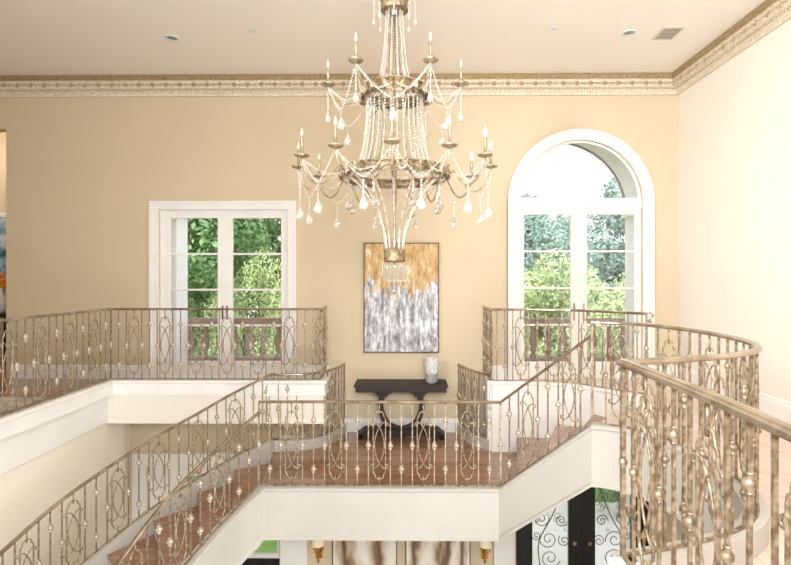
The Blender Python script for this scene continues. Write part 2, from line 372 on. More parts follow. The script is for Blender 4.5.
# cornice
cpro = [(0,-.27),(.03,-.27),(.04,-.235),(.06,-.22),(.065,-.19),(.105,-.175),(.115,-.08),(.13,-.075),(.13,-.065),(.02,-.065)]
def corn(a,b,nm,label):
    t = thing(nm, label, 'trim', (a[0],a[1],ZCL), kind='structure'); o = Vector((a[0],a[1],0))
    pts = [Vector((p[0],p[1],0))-o for p in (a,b)]
    obj('plaster_band', sweep(B(), pts, cpro), 'carve', t)
    obj('gilded_band', sweep(B(), pts, [(.02,-.07),(.145,-.07),(.17,-.03),(.165,-.001),(.02,-.001)]), 'carve_gold', t)
    # rosettes and bead row
    d = (pts[1]-pts[0]); L = d.length; d.normalize(); s = Vector((d.y,-d.x,0)); bm = B(); n = int(L/.2)
    for k in range(n):
        c = pts[0]+d*(.1+k*.2)+s*.112; w,h = .055,.042
        q = [c+d*w+Vector((0,0,-.127)), c+Vector((0,0,-.127+h)), c-d*w+Vector((0,0,-.127)), c+Vector((0,0,-.127-h))]
        v = [bm.verts.new(p) for p in q]; tp = bm.verts.new(c+s*.03+Vector((0,0,-.135))); bk = bm.verts.new(c-s*.02+Vector((0,0,-.127)))
        for i in range(4): bm.faces.new((v[i],v[(i+1)%4],tp)); bm.faces.new((v[(i+1)%4],v[i],bk))
        # leaf flanks
        for sg in (-1,1):
            for j in range(2):
                e = c+d*sg*(.066+.022*j); ww = .009
                w4 = [e+d*ww+Vector((0,0,-.127)),e+Vector((0,0,-.095)),e-d*ww+Vector((0,0,-.127)),e+Vector((0,0,-.16))]
                vv = [bm.verts.new(p) for p in w4]; tp = bm.verts.new(e+s*.015+Vector((0,0,-.127)))
                for i in range(4): bm.faces.new((vv[i],vv[(i+1)%4],tp))
    obj('rosette_row', bm, 'rosette', t)
    bm = B(); n = int(L/.04)
    for k in range(n):
        c = pts[0]+d*(.02+k*.04)+s*.078
        v = [c+d*.012+Vector((0,0,-.2)),c+Vector((0,0,-.188)),c-d*.012+Vector((0,0,-.2)),c+Vector((0,0,-.214))]
        v = [bm.verts.new(p) for p in v]; tp = bm.verts.new(c+s*.018+Vector((0,0,-.2)))
        for i in range(4): bm.faces.new((v[i],v[(i+1)%4],tp))
    obj('bead_row', bm, 'rosette', t)
corn((-10,YB),(XR,YB),'trim_cornice','carved and gilded crown cornice along the back wall')
corn((XR,YB),(XR,-2),'trim_cornice','carved and gilded crown cornice along the right wall')
# baseboards
bp = [(0,0),(.03,0),(.03,.15),(.022,.16),(.022,.185),(.008,.2),(0,.2)]
def bb(a,b,z,label,side): struct('baseboard_'+side, sweep(B(), [(a[0],a[1],z),(b[0],b[1],z)], bp), 'white', label)
bb((-5.87,YB),(-3.80,YB),ZU,'white baseboard of the upper back wall left of the window','back')
bb((-1.59,YB),(-1.12,YB),ZU,'white baseboard strip right of the left window','back')
bb((1.2,YB),(1.5,YB),ZU,'white baseboard strip left of the arched window','back')
bb((3.67,YB),(XR,YB),ZU,'white baseboard strip right of the arched window','back')
bb((XR,YB),(XR,-2),ZU,'white baseboard along the right wall','right')
bb((-.90,YB),(.79,YB),ZL,'tall white baseboard behind the console table','back')

# ------------------------------------------------------------------ windows
def casing_rect(x0,x1,ztop,zbot,w,yf=YB):
    bm = B()
    for a,b,c,d in ((x0-w,x0,zbot,ztop+w),(x1,x1+w,zbot,ztop+w),(x0,x1,ztop,ztop+w)):
        box(bm,a,b,yf-.035,yf,c,d)
    # raised outer band
    e = .035
    box(bm,x0-w,x0-w+e,yf-.055,yf-.034,zbot,ztop+w); box(bm,x1+w-e,x1+w,yf-.055,yf-.034,zbot,ztop+w); box(bm,x0-w,x1+w,yf-.056,yf-.034,ztop+w-e,ztop+w)
    return bm
def leaf(parent, x0,x1,z0,z1,sx0,sx1,sz0,sz1,rows,y=YB+.05,colm='white'):
    bm = B(); d = .045
    box(bm,x0,x0+sx0,y,y+d,z0,z1); box(bm,x1-sx1,x1,y,y+d,z0,z1); box(bm,x0+sx0,x1-sx1,y,y+d,z1-sz1,z1); box(bm,x0+sx0,x1-sx1,y,y+d,z0,z0+sz0)
    gz0,gz1 = z0+sz0,z1-sz1
    l = obj('door_leaf', bm, colm, parent)
    bm = B()
    for k in range(1,rows): z = gz0+(gz1-gz0)*k/rows; box(bm,x0+sx0,x1-sx1,y+.008,y+d-.008,z-.014,z+.014)
    obj('muntin', bm, colm, l)
    obj('glass_pane', box(B(),x0+sx0,x1-sx1,y+.02,y+.026,gz0,gz1), 'glass', l)
    return l
ppm = 67.56
X = lambda px: (px-405)/ppm
w1 = thing('window_1','tall white double casement door with square top in the left back wall','window',(-2.69,YB,ZU),kind='structure')
def local(o, par):  # re-express world geometry under a parent
    for ch in o:
        ch.parent = par; ch.location = Vector(ch.location)-Vector(par.location)
def under(par, fn):
    before = set(bpy.data.objects); fn(); 
    for o in [o for o in bpy.data.objects if o not in before]:
        if o.parent is None or o.parent == par:
            o.parent = par; o.location = Vector(o.location)-Vector(par.location)
def f():
    obj('casing', casing_rect(-3.66,-1.73,1.03,ZU,.125), 'white', w1)
    leaf(w1,-3.66,-2.69,ZU,1.03,.14,.11,.25,.12,4)
    leaf(w1,-2.69,-1.73,ZU,1.03,.11,.12,.25,.12,4)
    bm = B(); box(bm,-3.66,-1.73,YB,YB+.05,1.03,1.06); obj('head_jamb', bm,'white',w1)
    for s in (-1,1):
        bm = B(); box(bm,-2.69+s*.035-.012,-2.69+s*.035+.012,YB+.035,YB+.05,-.6,-.4); box(bm,-2.69+s*.035-.008,-2.69+s*.035+.008,YB+.01,YB+.035,-.5,-.48); obj('handle', bm,'rail',w1)
under(w1,f)
w2 = thing('window_2','arched white double casement door with half-round transom in the right back wall','window',(2.58,YB,ZU),kind='structure')
def f():
    bm = B(); w=.15
    for (ri,ro,y_) in ((AR,AR+w,YB-.035),(AR+w-.04,AR+w,YB-.06)):
        pi, po = arch_pts(ARC,1.13,ri,32), arch_pts(ARC,1.13,ro,32)
        for i in range(32): yprism(bm,[pi[i],pi[i+1],po[i+1],po[i]],y_,YB)
        for s in (-1,1):
            a,b = ARC+s*ri, ARC+s*ro; box(bm,min(a,b),max(a,b),y_,YB,ZU,1.13)
    obj('casing', bm, 'white', w2)
    bm = B(); pi, po = arch_pts(ARC,1.15,AR-.05,32), arch_pts(ARC,1.15,AR,32)
    for i in range(32): yprism(bm,[pi[i],pi[i+1],po[i+1],po[i]],YB+.04,YB+.1)
    box(bm,1.66,3.50,YB+.03,YB+.1,1.05,1.20)
    tr = obj('transom', bm, 'white', w2)
    gp = arch_pts(ARC,1.15,AR-.05,32); obj('glass_pane', yprism(B(),gp,YB+.06,YB+.066), 'glass', tr)
    leaf(w2,1.66,2.58,ZU,1.05,.11,.12,.25,.09,4)
    leaf(w2,2.58,3.50,ZU,1.05,.12,.10,.25,.09,4)
    for s in (-1,1):
        bm = B(); box(bm,2.58+s*.07-.012,2.58+s*.07+.012,YB+.035,YB+.05,-.62,-.36); box(bm,2.58+s*.07-.008,2.58+s*.07+.008,YB,YB+.035,-.46,-.44); obj('handle', bm,'rail',w2)
under(w2,f)
# lower windows / doors
w3 = thing('window_3','white framed window of the lower hall behind the left flight','window',(-2.78,YB,ZG),kind='structure')
def f():
    obj('casing', casing_rect(LD[0],LD[1],LD[2],ZG,.2), 'white', w3)
    leaf(w3,LD[0],-2.785,-4.17,LD[2],.5,.1,.06,.16,2)
    leaf(w3,-2.785,LD[1],-4.17,LD[2],.5,.06,.06,.16,1)
    obj('lower_panel', box(B(),LD[0],LD[1],YB+.06,YB+.09,ZG,-4.175), 'black', w3, label='black lower panel')
under(w3,f)
def pilaster(x0,x1,label):
    t = thing('trim_pilaster',label,'pilaster',((x0+x1)/2,YB,ZG),kind='structure')
    w=(x1-x0)/2
    obj('shaft', box(B(),-w,w,-.08,0,.3,2.9),'white',t); obj('plinth', box(B(),-w-.03,w+.03,-.1,0,0,.3),'white',t)
    bm = B(); box(bm,-w+.05,w-.05,-.088,-.079,.4,2.8); obj('raised_panel',bm,'white',t)
pilaster(X(281),X(308)," white pilaster left of the gold sconces in the lower hall".strip())
pilaster(X(493),X(513.5),'white pilaster between the right sconce and the black entry door')
d1 = thing('door_1','black double entry door with scrolled ironwork glass under the right flight','door',(2.61,YB,ZG),kind='structure')
def scroll2d(bm, cx,cz,r,a0,turn,y,th,n=26,tail=None):
    pts=[]
    for k in range(n):
        f_=k/(n-1); rr=r*(1-.86*f_); a=a0+turn*f_; pts.append((cx+rr*math.cos(a),y,cz+rr*math.sin(a)))
    if tail: pts = cr([tail[0],tail[1],pts[0]],6)[:-1]+pts
    tube(bm,pts,th,5)
def f():
    x0,x1,zt = DD[0],DD[1],DD[2]
    bm = B(); box(bm,x0,x0+.05,YB-.02,YB+.14,ZG,zt); box(bm,x1-.05,x1,YB-.02,YB+.14,ZG,zt); box(bm,x0,x1,YB-.02,YB+.14,zt-.05,zt); obj('door_frame',bm,'black',d1)
    mid=(x0+x1)/2
    for s in (-1,1):
        a,b = (x0+.05,mid-.003) if s<0 else (mid+.003,x1-.05)
        bm=B(); st=.19; box(bm,a,a+st,YB,YB+.06,ZG+.02,zt-.05); box(bm,b-st,b,YB,YB+.06,ZG+.02,zt-.05); box(bm,a+st,b-st,YB,YB+.06,zt-.2,zt-.05); box(bm,a+st,b-st,YB,YB+.06,ZG+.02,ZG+.35)
        l=obj('door_leaf',bm,'black',d1)
        ga,gb,g0,g1=a+st,b-st,ZG+.35,zt-.2; w=gb-ga
        obj('glass_pane',box(B(),ga,gb,YB+.04,YB+.046,g0,g1),'glass',l)
        bm=B(); y=YB+.02
        hinge = ga if s<0 else gb; sg = 1 if s<0 else -1
        # long central stem with alternating scrolls
        stem=cr([(hinge+sg*.02,y,g0),(hinge+sg*.12,y,g0+.5),(hinge+sg*.1,y,g0+.95),(hinge+sg*w*.6,y,g0+1.4),(hinge+sg*w*.92,y,g1)],8); tube(bm,stem,.009,5)
        for (fx,dz,r,dirn) in ((.45,1.0,.14,1),(.8,1.28,.09,-1),(.25,1.3,.12,-1),(.3,1.62,.10,1),(.75,1.62,.09,1),(.5,.72,.15,-1),(.3,.42,.14,1),(.75,.38,.12,-1),(.55,1.8,.07,1),(.12,1.05,.07,1),(.88,.98,.09,1)):
            cx_=hinge+sg*w*fx; cz_=g0+dz
            scroll2d(bm,cx_,cz_,r,random.uniform(-1,1)+(PI if dirn>0 else 0),dirn*sg*3.2*PI,y,.007)
        # fine lattice behind the scrolls in the upper part
        for k in range(26):
            scroll2d(bm,random.uniform(ga+.03,gb-.03),random.uniform(g1-.75,g1-.03),random.uniform(.03,.06),random.uniform(0,6),random.choice((-1,1))*2.2*PI,y+.008,.0035,14)
        obj('scrollwork',bm,'iron',l)
        kx = mid+s*.115; obj('keyhole', lathe(B(),[(.0,-.0),(.03,.0),(.03,.01),(.0,.01)],12),'rail',l)
        o=bpy.data.objects[-1] if False else None
under(d1,f)
for o in list(bpy.data.objects):
    if o.name.startswith('keyhole'):
        i = 0 if o.name=='keyhole' else 1
        o.rotation_euler=(PI/2,0,0); o.location=(2.61+(-1,1)[i]*.11,YB,-3.9)
# ------------------------------------------------------------------ stairs
def flight(name,label,inn,out,z0,rise,n,down=True):
    t = thing('staircase',label,'stairs',(inn[0][0],inn[0][1],z0)); o=Vector((inn[0][0],inn[0][1],z0))
    for k in range(n):
        z = rise*(-(k+1) if down else (k+1))
        a,b,c,d = Vector(inn[k]+(0,))-Vector((o.x,o.y,0)),Vector(inn[k+1]+(0,))-Vector((o.x,o.y,0)),Vector(out[k+1]+(0,))-Vector((o.x,o.y,0)),Vector(out[k]+(0,))-Vector((o.x,o.y,0))
        dr=((b-a)+(c-d)).normalized()*(.03 if down else .015)
        if down: poly=[a,b+dr,c+dr,d]
        else: poly=[a-dr,b,c,d-dr]
        obj('tread', prism(B(),[(p.x,p.y) for p in poly],z-.035,z),'wood',t)
        if down:   # riser above this tread at line k ; the nosing above is the landing or previous tread
            e0,e1=a,d; zl,zh=z,z+rise-.036
        else: e0,e1=a,d; zl,zh=z-rise,z-.036
        nn=dr*.5
        if not down: obj('step_block', prism(B(),[(p.x,p.y) for p in (a,b,c,d)],z-rise*1.6,z-.036),'white',t)
        obj('riser', prism(B(),[(e0.x,e0.y),(e0.x+nn.x,e0.y+nn.y),(e1.x+nn.x,e1.y+nn.y),(e1.x,e1.y)],zl,zh),'white',t)
    # sloped soffit
    bm=B(); rows=[]
    for k in range(n+1):
        z=rise*(-k if down else k)-(.33 if down else .24)
        rows.append([bm.verts.new((p[0]-o.x,p[1]-o.y,zz)) for p,zz in ((inn[k],z),(out[k],z),(out[k],z-.05),(inn[k],z-.05))])
    for p,q in zip(rows,rows[1:]):
        for j in range(4): bm.faces.new((p[j],p[(j+1)%4],q[(j+1)%4],q[j]))
    bm.faces.new(rows[0]); bm.faces.new(list(reversed(rows[-1])))
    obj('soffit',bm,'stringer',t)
    return t
flight('staircase','long curved oak flight with white risers descending left from the landing',inL,outL,ZL,RS,18)
flight('staircase','short oak flight with white risers rising right from the landing',inR,oR,ZL,rsR,3,False)
t=bpy.data.objects['staircase.001']; o=Vector((inR[0][0],inR[0][1],0)); a=Vector(inR[3]+(0,))-o; b=Vector(oR[3]+(0,))-o; dn=(Vector(inR[2]+(0,))-Vector(inR[3]+(0,))).normalized()*.015
obj('riser',prism(B(),[(a.x+dn.x,a.y+dn.y),(a.x,a.y),(b.x,b.y),(b.x+dn.x,b.y+dn.y)],3*rsR,4*rsR-.02),'white',t)
# ------------------------------------------------------------------ balustrades
HS=.84
balustrade('bronze scroll balustrade along the left edge gallery, running back to the corner',[(-3.93,y,ZC,ZT) for y in (2.0,7.0)],.1225,phase=1+1,ends=(1,1))
balustrade('bronze scroll balustrade of the back left gallery in front of the square window',
   [(-3.93,7.0,ZC,ZT),(-1.12,7.0,ZC,ZT),(-1.16,7.72,ZC,ZT)],.105,phase=1,ends=(0,1))
# landing front + near-left flight are two rails meeting at the corner newel
balustrade('bronze scroll balustrade across the front of the landing before the console table',
   [(-1.60,5.75,ZL,ZL+.92),(1.04,5.75,ZL,ZL+.92)],.1175,phase=1,ends=(1,1))
pl=[(p[0],p[1],ZL-RS*k,ZL+.80-RS*k) for k,p in enumerate(inL[:16])]; pl[0]=(-1.60,5.74,ZL,ZL+.80)
balustrade('bronze balustrade on the inner side of the left flight, nearest the viewer',cr(pl,5),.125,phase=0,ends=(0,1))
bpy.data.objects  # corner gooseneck is part of the front rail
po=[(x,y,ZL+.14,ZL+1.0) for x,y in cr(nicheL,4)[:-1]]
po2=[(p[0]-.04,p[1]+.05,ZL+.14-RS*k-.022*min(4,max(0,k-2)),ZL+1.0-RS*k-.03*min(k,2)-.022*min(4,max(0,k-2))) for k,p in enumerate(outL[:16])]
balustrade('bronze balustrade on the far side of the left flight, curving to the console wall',po+cr(po2,4),.118,phase=0,ends=(1,1))
balustrade('short curved bronze balustrade right of the console table',[(x,y,ZL+.14,ZL+1.0) for x,y in cr(nicheR,5)],.1,phase=2,ends=(1,1))
balustrade('bronze scroll balustrade in front of the arched window, ending in a small scroll',
   [(1.15,7.72,ZC,ZT)]+[(x,y,ZC,ZT) for x,y in outRd],.105,phase=1,ends=(1,1))
SC=[o for o in bpy.data.objects if o.name.startswith('balustrade') and 'small scroll' in o.get('label','')][0]
obj('rail_scroll',tube(B(),[Vector(p)-Vector(SC.location) for p in cr([(2.78,6.15,ZT-.002),(2.83,6.125,ZT+.004),(2.86,6.11,ZT-.012),(2.855,6.115,ZT-.04),(2.835,6.12,ZT-.065),(2.82,6.13,ZT-.085),(2.83,6.12,ZT-.10),(2.845,6.11,ZT-.09)],4)],.011,8),'rail',SC,smooth=True)
balustrade('sloping bronze balustrade climbing the short right flight',[(1.04,5.75,ZL,ZL+.92),(1.74,4.92,ZC,ZT-.12)],.118,phase=1,ends=(0,0))
ringt = balustrade('curved bronze balustrade sweeping round the right gallery opening',[(x,y,ZC,ZT) for x,y in ringd],.118,phase=2,ends=(1,0),kit=KITN,
   rail_pre=[(1.735,4.925,ZT-.14)])
NP=[(a*.84,b*.84) for a,b in [(-.030,-.020),(-.036,-.010),(-.034,.004),(-.024,.010),(-.020,.018),(0,.022),(.020,.018),(.024,.010),(.034,.004),(.036,-.010),(.030,-.020),(.014,-.028),(-.014,-.028)]]
balustrade('nearest bronze balustrade at the right, its handrail running towards the viewer',[(x,y,ZC,ZT) for x,y in neard],.122,phase=2,ends=(1,1),kit=KITN,prof=NP)

# ------------------------------------------------------------------ console table, vase, painting
t=thing('console_table','dark espresso console table with curved legs under the painting','table',(CX,7.52,ZL))
TT=.79
def tb():
    bm=B(); prof=[(-.645,TT),(.645,TT),(.655,TT-.01),(.655,TT-.03),(.635,TT-.035),(.625,TT-.10),(-.625,TT-.10),(-.635,TT-.035),(-.655,TT-.03),(-.655,TT-.01)]
    yprism(bm,prof,-.24,.22); return bm
obj('tabletop',tb(),'dark',t)
for s in (-1,1):
    bm=B(); yprism(bm,[(s*.41,TT-.10),(s*.41,TT-.12),(s*.35,TT-.14),(s*.32,TT-.19),(s*.20,TT-.19),(s*.17,TT-.15),(s*.06,TT-.10)],-.12,.12); obj('corbel',bm,'dark',t)
    c=cr([(.26,TT-.18),(.285,.52),(.29,.42),(.25,.28),(.17,.17),(.05,.11)],5); bm=B(); W=.036
    L=[];R=[]
    for i,p in enumerate(c):
        q=c[min(i+1,len(c)-1)];r=c[max(i-1,0)]; d=Vector((q[0]-r[0],q[1]-r[1])).normalized(); w=W*(1+.25*abs(i/len(c)-.5))
        L.append((s*(p[0]-d.y*w),p[1]+d.x*w)); R.append((s*(p[0]+d.y*w),p[1]-d.x*w))
    for i in range(len(c)-1): yprism(bm,[L[i],L[i+1],R[i+1],R[i]],-.07,.07)
    obj('leg',bm,'dark',t)
    bm=B(); up=cr([(0,.13),(.2,.16),(.38,.14),(.52,.13),(.60,.07)],4); lo=cr([(0,.04),(.2,.07),(.38,.06),(.5,.03),(.56,0.0)],4)
    for i in range(len(up)-1): yprism(bm,[(s*up[i][0],up[i][1]),(s*up[i+1][0],up[i+1][1]),(s*lo[i+1][0],lo[i+1][1]),(s*lo[i][0],lo[i][1])],-.13,.13)
    box(bm,*(sorted((s*.55,s*.62))),-.13,.13,0,.07)
    obj('foot',bm,'dark',t)
bm=B(); prof=[(.055,0),(.068,.01),(.085,.12),(.097,.22),(.102,.30),(.104,.345),(.100,.355),(.092,.35),(.085,.02),(.02,.02)]
lathe(bm,prof,28)
v=obj('vase',bm,'vase',smooth=True); v.location=(CX+.43,7.46,ZL+TT); tag(v,'white pebbled ceramic vase standing on the right end of the console table','vase')
# painting
def paintmat():
    m=bpy.data.materials.new('abstract gold and grey'); m.use_nodes=True; nt=m.node_tree; b=nt.nodes['Principled BSDF']; N=nt.nodes.new; Lk=nt.links.new
    tc=N('ShaderNodeTexCoord'); mp=N('ShaderNodeMapping'); mp.inputs['Scale'].default_value=(6,1,1.7); Lk(tc.outputs['Object'],mp.inputs[0])
    n1=N('ShaderNodeTexNoise'); n1.inputs['Scale'].default_value=1.7; n1.inputs['Detail'].default_value=6; n1.inputs['Roughness'].default_value=.7; Lk(mp.outputs[0],n1.inputs['Vector'])
    mp2=N('ShaderNodeMapping'); mp2.inputs['Scale'].default_value=(10,1,2.8); mp2.inputs['Location'].default_value=(3,0,5); Lk(tc.outputs['Object'],mp2.inputs[0])
    n2=N('ShaderNodeTexNoise'); n2.inputs['Scale'].default_value=1.4; n2.inputs['Detail'].default_value=9; n2.inputs['Roughness'].default_value=.72; Lk(mp2.outputs[0],n2.inputs['Vector'])
    g=N('ShaderNodeValToRGB'); e=g.color_ramp; e.elements[0].position=.34; e.elements[0].color=lin((112,84,52))+(1,); e.elements[1].position=.64; e.elements[1].color=lin((238,228,212))+(1,)
    x=e.elements.new(.46); x.color=lin((192,150,84))+(1,); x=e.elements.new(.56); x.color=lin((208,176,122))+(1,)
    Lk(n2.outputs[0],g.inputs[0])
    h=N('ShaderNodeValToRGB'); e=h.color_ramp; e.elements[0].position=.36; e.elements[0].color=lin((92,92,100))+(1,); e.elements[1].position=.6; e.elements[1].color=lin((236,234,234))+(1,)
    x=e.elements.new(.48); x.color=lin((164,162,168))+(1,); Lk(n2.outputs[0],h.inputs[0])
    sp=N('ShaderNodeSeparateXYZ'); Lk(tc.outputs['Object'],sp.inputs[0])
    a=N('ShaderNodeMath'); a.operation='MULTIPLY_ADD'; a.inputs[1].default_value=1.6; Lk(n1.outputs[0],a.inputs[0]); Lk(sp.outputs['Z'],a.inputs[2])
    r=N('ShaderNodeValToRGB'); r.color_ramp.elements[0].position=.92; r.color_ramp.elements[1].position=.99
    Lk(a.outputs[0],r.inputs[0]); mx=N('ShaderNodeMix'); mx.data_type='RGBA'; Lk(r.outputs[0],mx.inputs[0]); Lk(h.outputs[0],mx.inputs[6]); Lk(g.outputs[0],mx.inputs[7]); Lk(mx.outputs[2],b.inputs['Base Color'])
    b.inputs['Roughness'].default_value=.45; return m
M['painting']=paintmat()
pw,ph=.54,.795
t=thing('painting','tall abstract painting, gold above and grey below, over the console table','painting',(CX,YB,-.275))
obj('canvas',box(B(),-pw,pw,-.04,-.005,-ph,ph),'painting',t)
bm=B(); e=.013
for a in ((-pw-e,-pw,-ph-e,ph+e),(pw,pw+e,-ph-e,ph+e),(-pw,pw,ph,ph+e),(-pw,pw,-ph-e,-ph)): box(bm,a[0],a[1],-.055,0,a[2],a[3])
obj('picture_frame',bm,'frame',t)
# ------------------------------------------------------------------ ceiling fittings
def downlight(x,y,label,r=.085):
    t=thing('recessed_light',label,'ceiling light',(x,y,ZCL),'recessed ceiling fittings')
    obj('trim_ring',lathe(B(),[(r*.72,-.001),(r*.75,-.012),(r,-.010),(r*1.03,0)],24,close=False),'light_trim',t,smooth=True)
    obj('lamp_face',lathe(B(),[(0.001,-.004),(r*.72,-.004),(r*.72,-.001),(0.001,-.001)],24),'light_can',t)
downlight(-2.88,6.47,'round recessed ceiling light above the left window')
downlight(2.70,6.39,'round recessed ceiling light left of the ceiling vent')
def sprink(x,y,label):
    t=tag(obj('sprinkler_cover',lathe(B(),[(.001,-.006),(.04,-.006),(.048,0),(.001,0)],20),'light_trim',None),label,'sprinkler','sprinkler covers on the ceiling'); t.location=(x,y,ZCL)
sprink(1.76,6.27,'small white round ceiling cap to the right of the chandelier'); sprink(-1.83,6.30,'small white round ceiling cap left of the chandelier')
t=thing('ceiling_vent','rectangular white ceiling air vent with dark slots near the right cornice','vent',(3.18,6.41,ZCL))
bm=B(); box(bm,-.125,.125,-.16,.16,-.008,0); obj('vent_frame',bm,'vent',t)
obj('vent_core',box(B(),-.095,.095,-.125,.125,-.011,-.0075),'ventdark',t)
bm=B()
for k in range(7): box(bm,-.095,.095,-.115+k*.036,-.107+k*.036,-.015,-.0105)
obj('slat',bm,'vent',t)
t=thing('wall_grille','wide tan return air grille low on the back wall by the left gallery corner','vent',(-4.53,YB,-1.0))
obj('grille_frame',box(B(),-.38,.38,-.012,0,-.17,.17),'paint',t)
bm=B()
for k in range(14): box(bm,-.35,.35,-.018,-.0115,-.155+k*.0225,-.145+k*.0225)
obj('slat',bm,'paint',t)
# ------------------------------------------------------------------ lower hall art and sconces
def agate(name,sc,off):
    m=bpy.data.materials.new(name); m.use_nodes=True; nt=m.node_tree; b=nt.nodes['Principled BSDF']; N=nt.nodes.new; Lk=nt.links.new
    tc=N('ShaderNodeTexCoord'); mp=N('ShaderNodeMapping'); mp.inputs['Location'].default_value=off; mp.inputs['Scale'].default_value=(1,1,.35); Lk(tc.outputs['Object'],mp.inputs[0])
    w=N('ShaderNodeTexWave'); w.inputs['Scale'].default_value=sc; w.inputs['Distortion'].default_value=14; w.inputs['Detail'].default_value=5; w.inputs['Detail Scale'].default_value=.8; w.inputs['Detail Roughness'].default_value=.6; Lk(mp.outputs[0],w.inputs['Vector'])
    r=N('ShaderNodeValToRGB'); e=r.color_ramp; e.elements[0].color=lin((104,84,66))+(1,); e.elements[1].color=lin((240,232,220))+(1,); x=e.elements.new(.25); x.color=lin((190,160,128))+(1,); x=e.elements.new(.55); x.color=lin((206,196,184))+(1,)
    Lk(w.outputs['Fac'],r.inputs[0]); Lk(r.outputs[0],b.inputs['Base Color']); b.inputs['Roughness'].default_value=.3; return m
M['agate1']=agate('agate print',.8,(1.3,0,2)); M['agate2']=agate('banded agate print',1.1,(4,0,-1))
for (a,b_,m_,lb) in ((332.5,397,'agate1','brown and cream agate artwork on the left under the landing'),(405.5,470,'agate2','grey banded agate artwork on the right under the landing')):
    xa,xb=X(a),X(b_); t=thing('agate_artwork',lb,'artwork',((xa+xb)/2,YB,-3.9),'agate artworks in the hall'); w=(xb-xa)/2
    obj('print_panel',box(B(),-w+.012,w-.012,-.035,0,-.8,.55),m_,t)
    bm=B(); box(bm,-w,-w+.013,-.04,0,-.81,.56); box(bm,w-.013,w,-.04,0,-.81,.56); box(bm,-w,w,-.04,0,.55,.563); box(bm,-w,w,-.04,0,-.813,-.8); obj('picture_frame',bm,'frame',t)
for px,lb in ((319,'gold wall sconce with cream shade left of the agate artworks'),(484,'gold wall sconce with cream shade right of the agate artworks')):
    t=thing('wall_sconce',lb,'wall lamp',(X(px),YB,-3.93),'gold sconces in the hall')
    bm=B(); box(bm,-.05,.05,-.015,0,-.2,.12); obj('back_plate',bm,'brass',t)
    bm=B(); tube(bm,cr([(0,-.01,-.1),(0,-.08,-.13),(0,-.12,-.06),(0,-.12,.06)],6),.012,8); lathe(bm,[(.01,.04),(.045,.05),(.05,.065),(.02,.08)],12,(0,-.12,0)); lathe(bm,[(.005,-.24),(.02,-.2),(.012,-.16),(.03,-.12),(.01,-.09)],10,(0,-.08,0))
    for k in range(5):
        a=k*2*PI/5; tube(bm,cr([(0,-.08,-.1),(.06*math.cos(a),-.08+.05*math.sin(a),-.06),(.075*math.cos(a),-.08+.06*math.sin(a),-.0)],4),.007,6)
    obj('bracket',bm,'brass',t,smooth=True)
    obj('lamp_shade',lathe(B(),[(.098,.05),(.062,.21)],20,(0,-.12,0),close=False),'shade',t,smooth=True)
# ------------------------------------------------------------------ side room bits
def artm():
    m=bpy.data.materials.new('blue abstract print'); m.use_nodes=True; nt=m.node_tree; b=nt.nodes['Principled BSDF']; N=nt.nodes.new; Lk=nt.links.new
    tc=N('ShaderNodeTexCoord'); n=N('ShaderNodeTexNoise'); n.inputs['Scale'].default_value=3; n.inputs['Detail'].default_value=5; Lk(tc.outputs['Object'],n.inputs['Vector'])
    r=N('ShaderNodeValToRGB'); e=r.color_ramp; e.elements[0].position=.35; e.elements[0].color=lin((38,60,92))+(1,); e.elements[1].position=.62; e.elements[1].color=lin((232,236,240))+(1,); x=e.elements.new(.48); x.color=lin((130,164,188))+(1,)
    Lk(n.outputs[0],r.inputs[0]); Lk(r.outputs[0],b.inputs['Base Color']); return m
M['artblue']=artm()
t=thing('arched_artwork','blue and white abstract picture in a round-topped white frame in the left side room','artwork',(-7.55,9.9,0))
obj('print_panel',yprism(B(),[(-.42,-.1),(.42,-.1)]+[(.42*math.cos(PI*k/16),.75+.42*math.sin(PI*k/16)) for k in range(17)],-.03,-.005),'artblue',t)
bm=B(); ai=[(.42*math.cos(PI*k/16),.75+.42*math.sin(PI*k/16)) for k in range(17)]; ao=[(.5*math.cos(PI*k/16),.75+.5*math.sin(PI*k/16)) for k in range(17)]
for i in range(16): yprism(bm,[ai[i],ai[i+1],ao[i+1],ao[i]],-.05,0)
box(bm,-.5,-.42,-.05,0,-.1,.75); box(bm,.42,.5,-.05,0,-.1,.75); box(bm,-.5,.5,-.05,0,-.18,-.1); obj('picture_frame',bm,'white',t)
t=thing('side_table','dark side table in the room beyond the left opening','table',(-7.45,9.5,ZU))
obj('tabletop',box(B(),-.55,.45,-.3,.3,.80,.86),'dark',t)
for x_ in (-.5,.4):
    for y_ in (-.25,.25): obj('leg',box(B(),x_-.03,x_+.03,y_-.03,y_+.03,0,.8),'dark',t)
M['orange']=mat('orange petals',(226,120,30),.5,noise=(240,150,50),nscale=30)
t=thing('flower_vase','white vase with orange flowers on the side table at far left','vase',(-7.3,9.4,ZU+.86))
obj('vase_body',lathe(B(),[(.07,0),(.12,.1),(.13,.25),(.06,.4),(.07,.45)],16),'white',t,smooth=True)
bm=B()
for k in range(26):
    a=random.uniform(0,6.28); r=random.uniform(.02,.2); bmesh.ops.create_icosphere(bm,subdivisions=1,radius=random.uniform(.04,.07),matrix=Matrix.Translation((r*math.cos(a),r*math.sin(a),.5+random.uniform(0,.2))))
obj('blossoms',bm,'orange',t)
r_=obj('rug',box(B(),-1.6,1.6,-1.3,1.3,0,.012),'rug'); tag(r_,'pale patterned rug on the left gallery floor','rug'); r_.location=(-6.05,5.2,ZU)
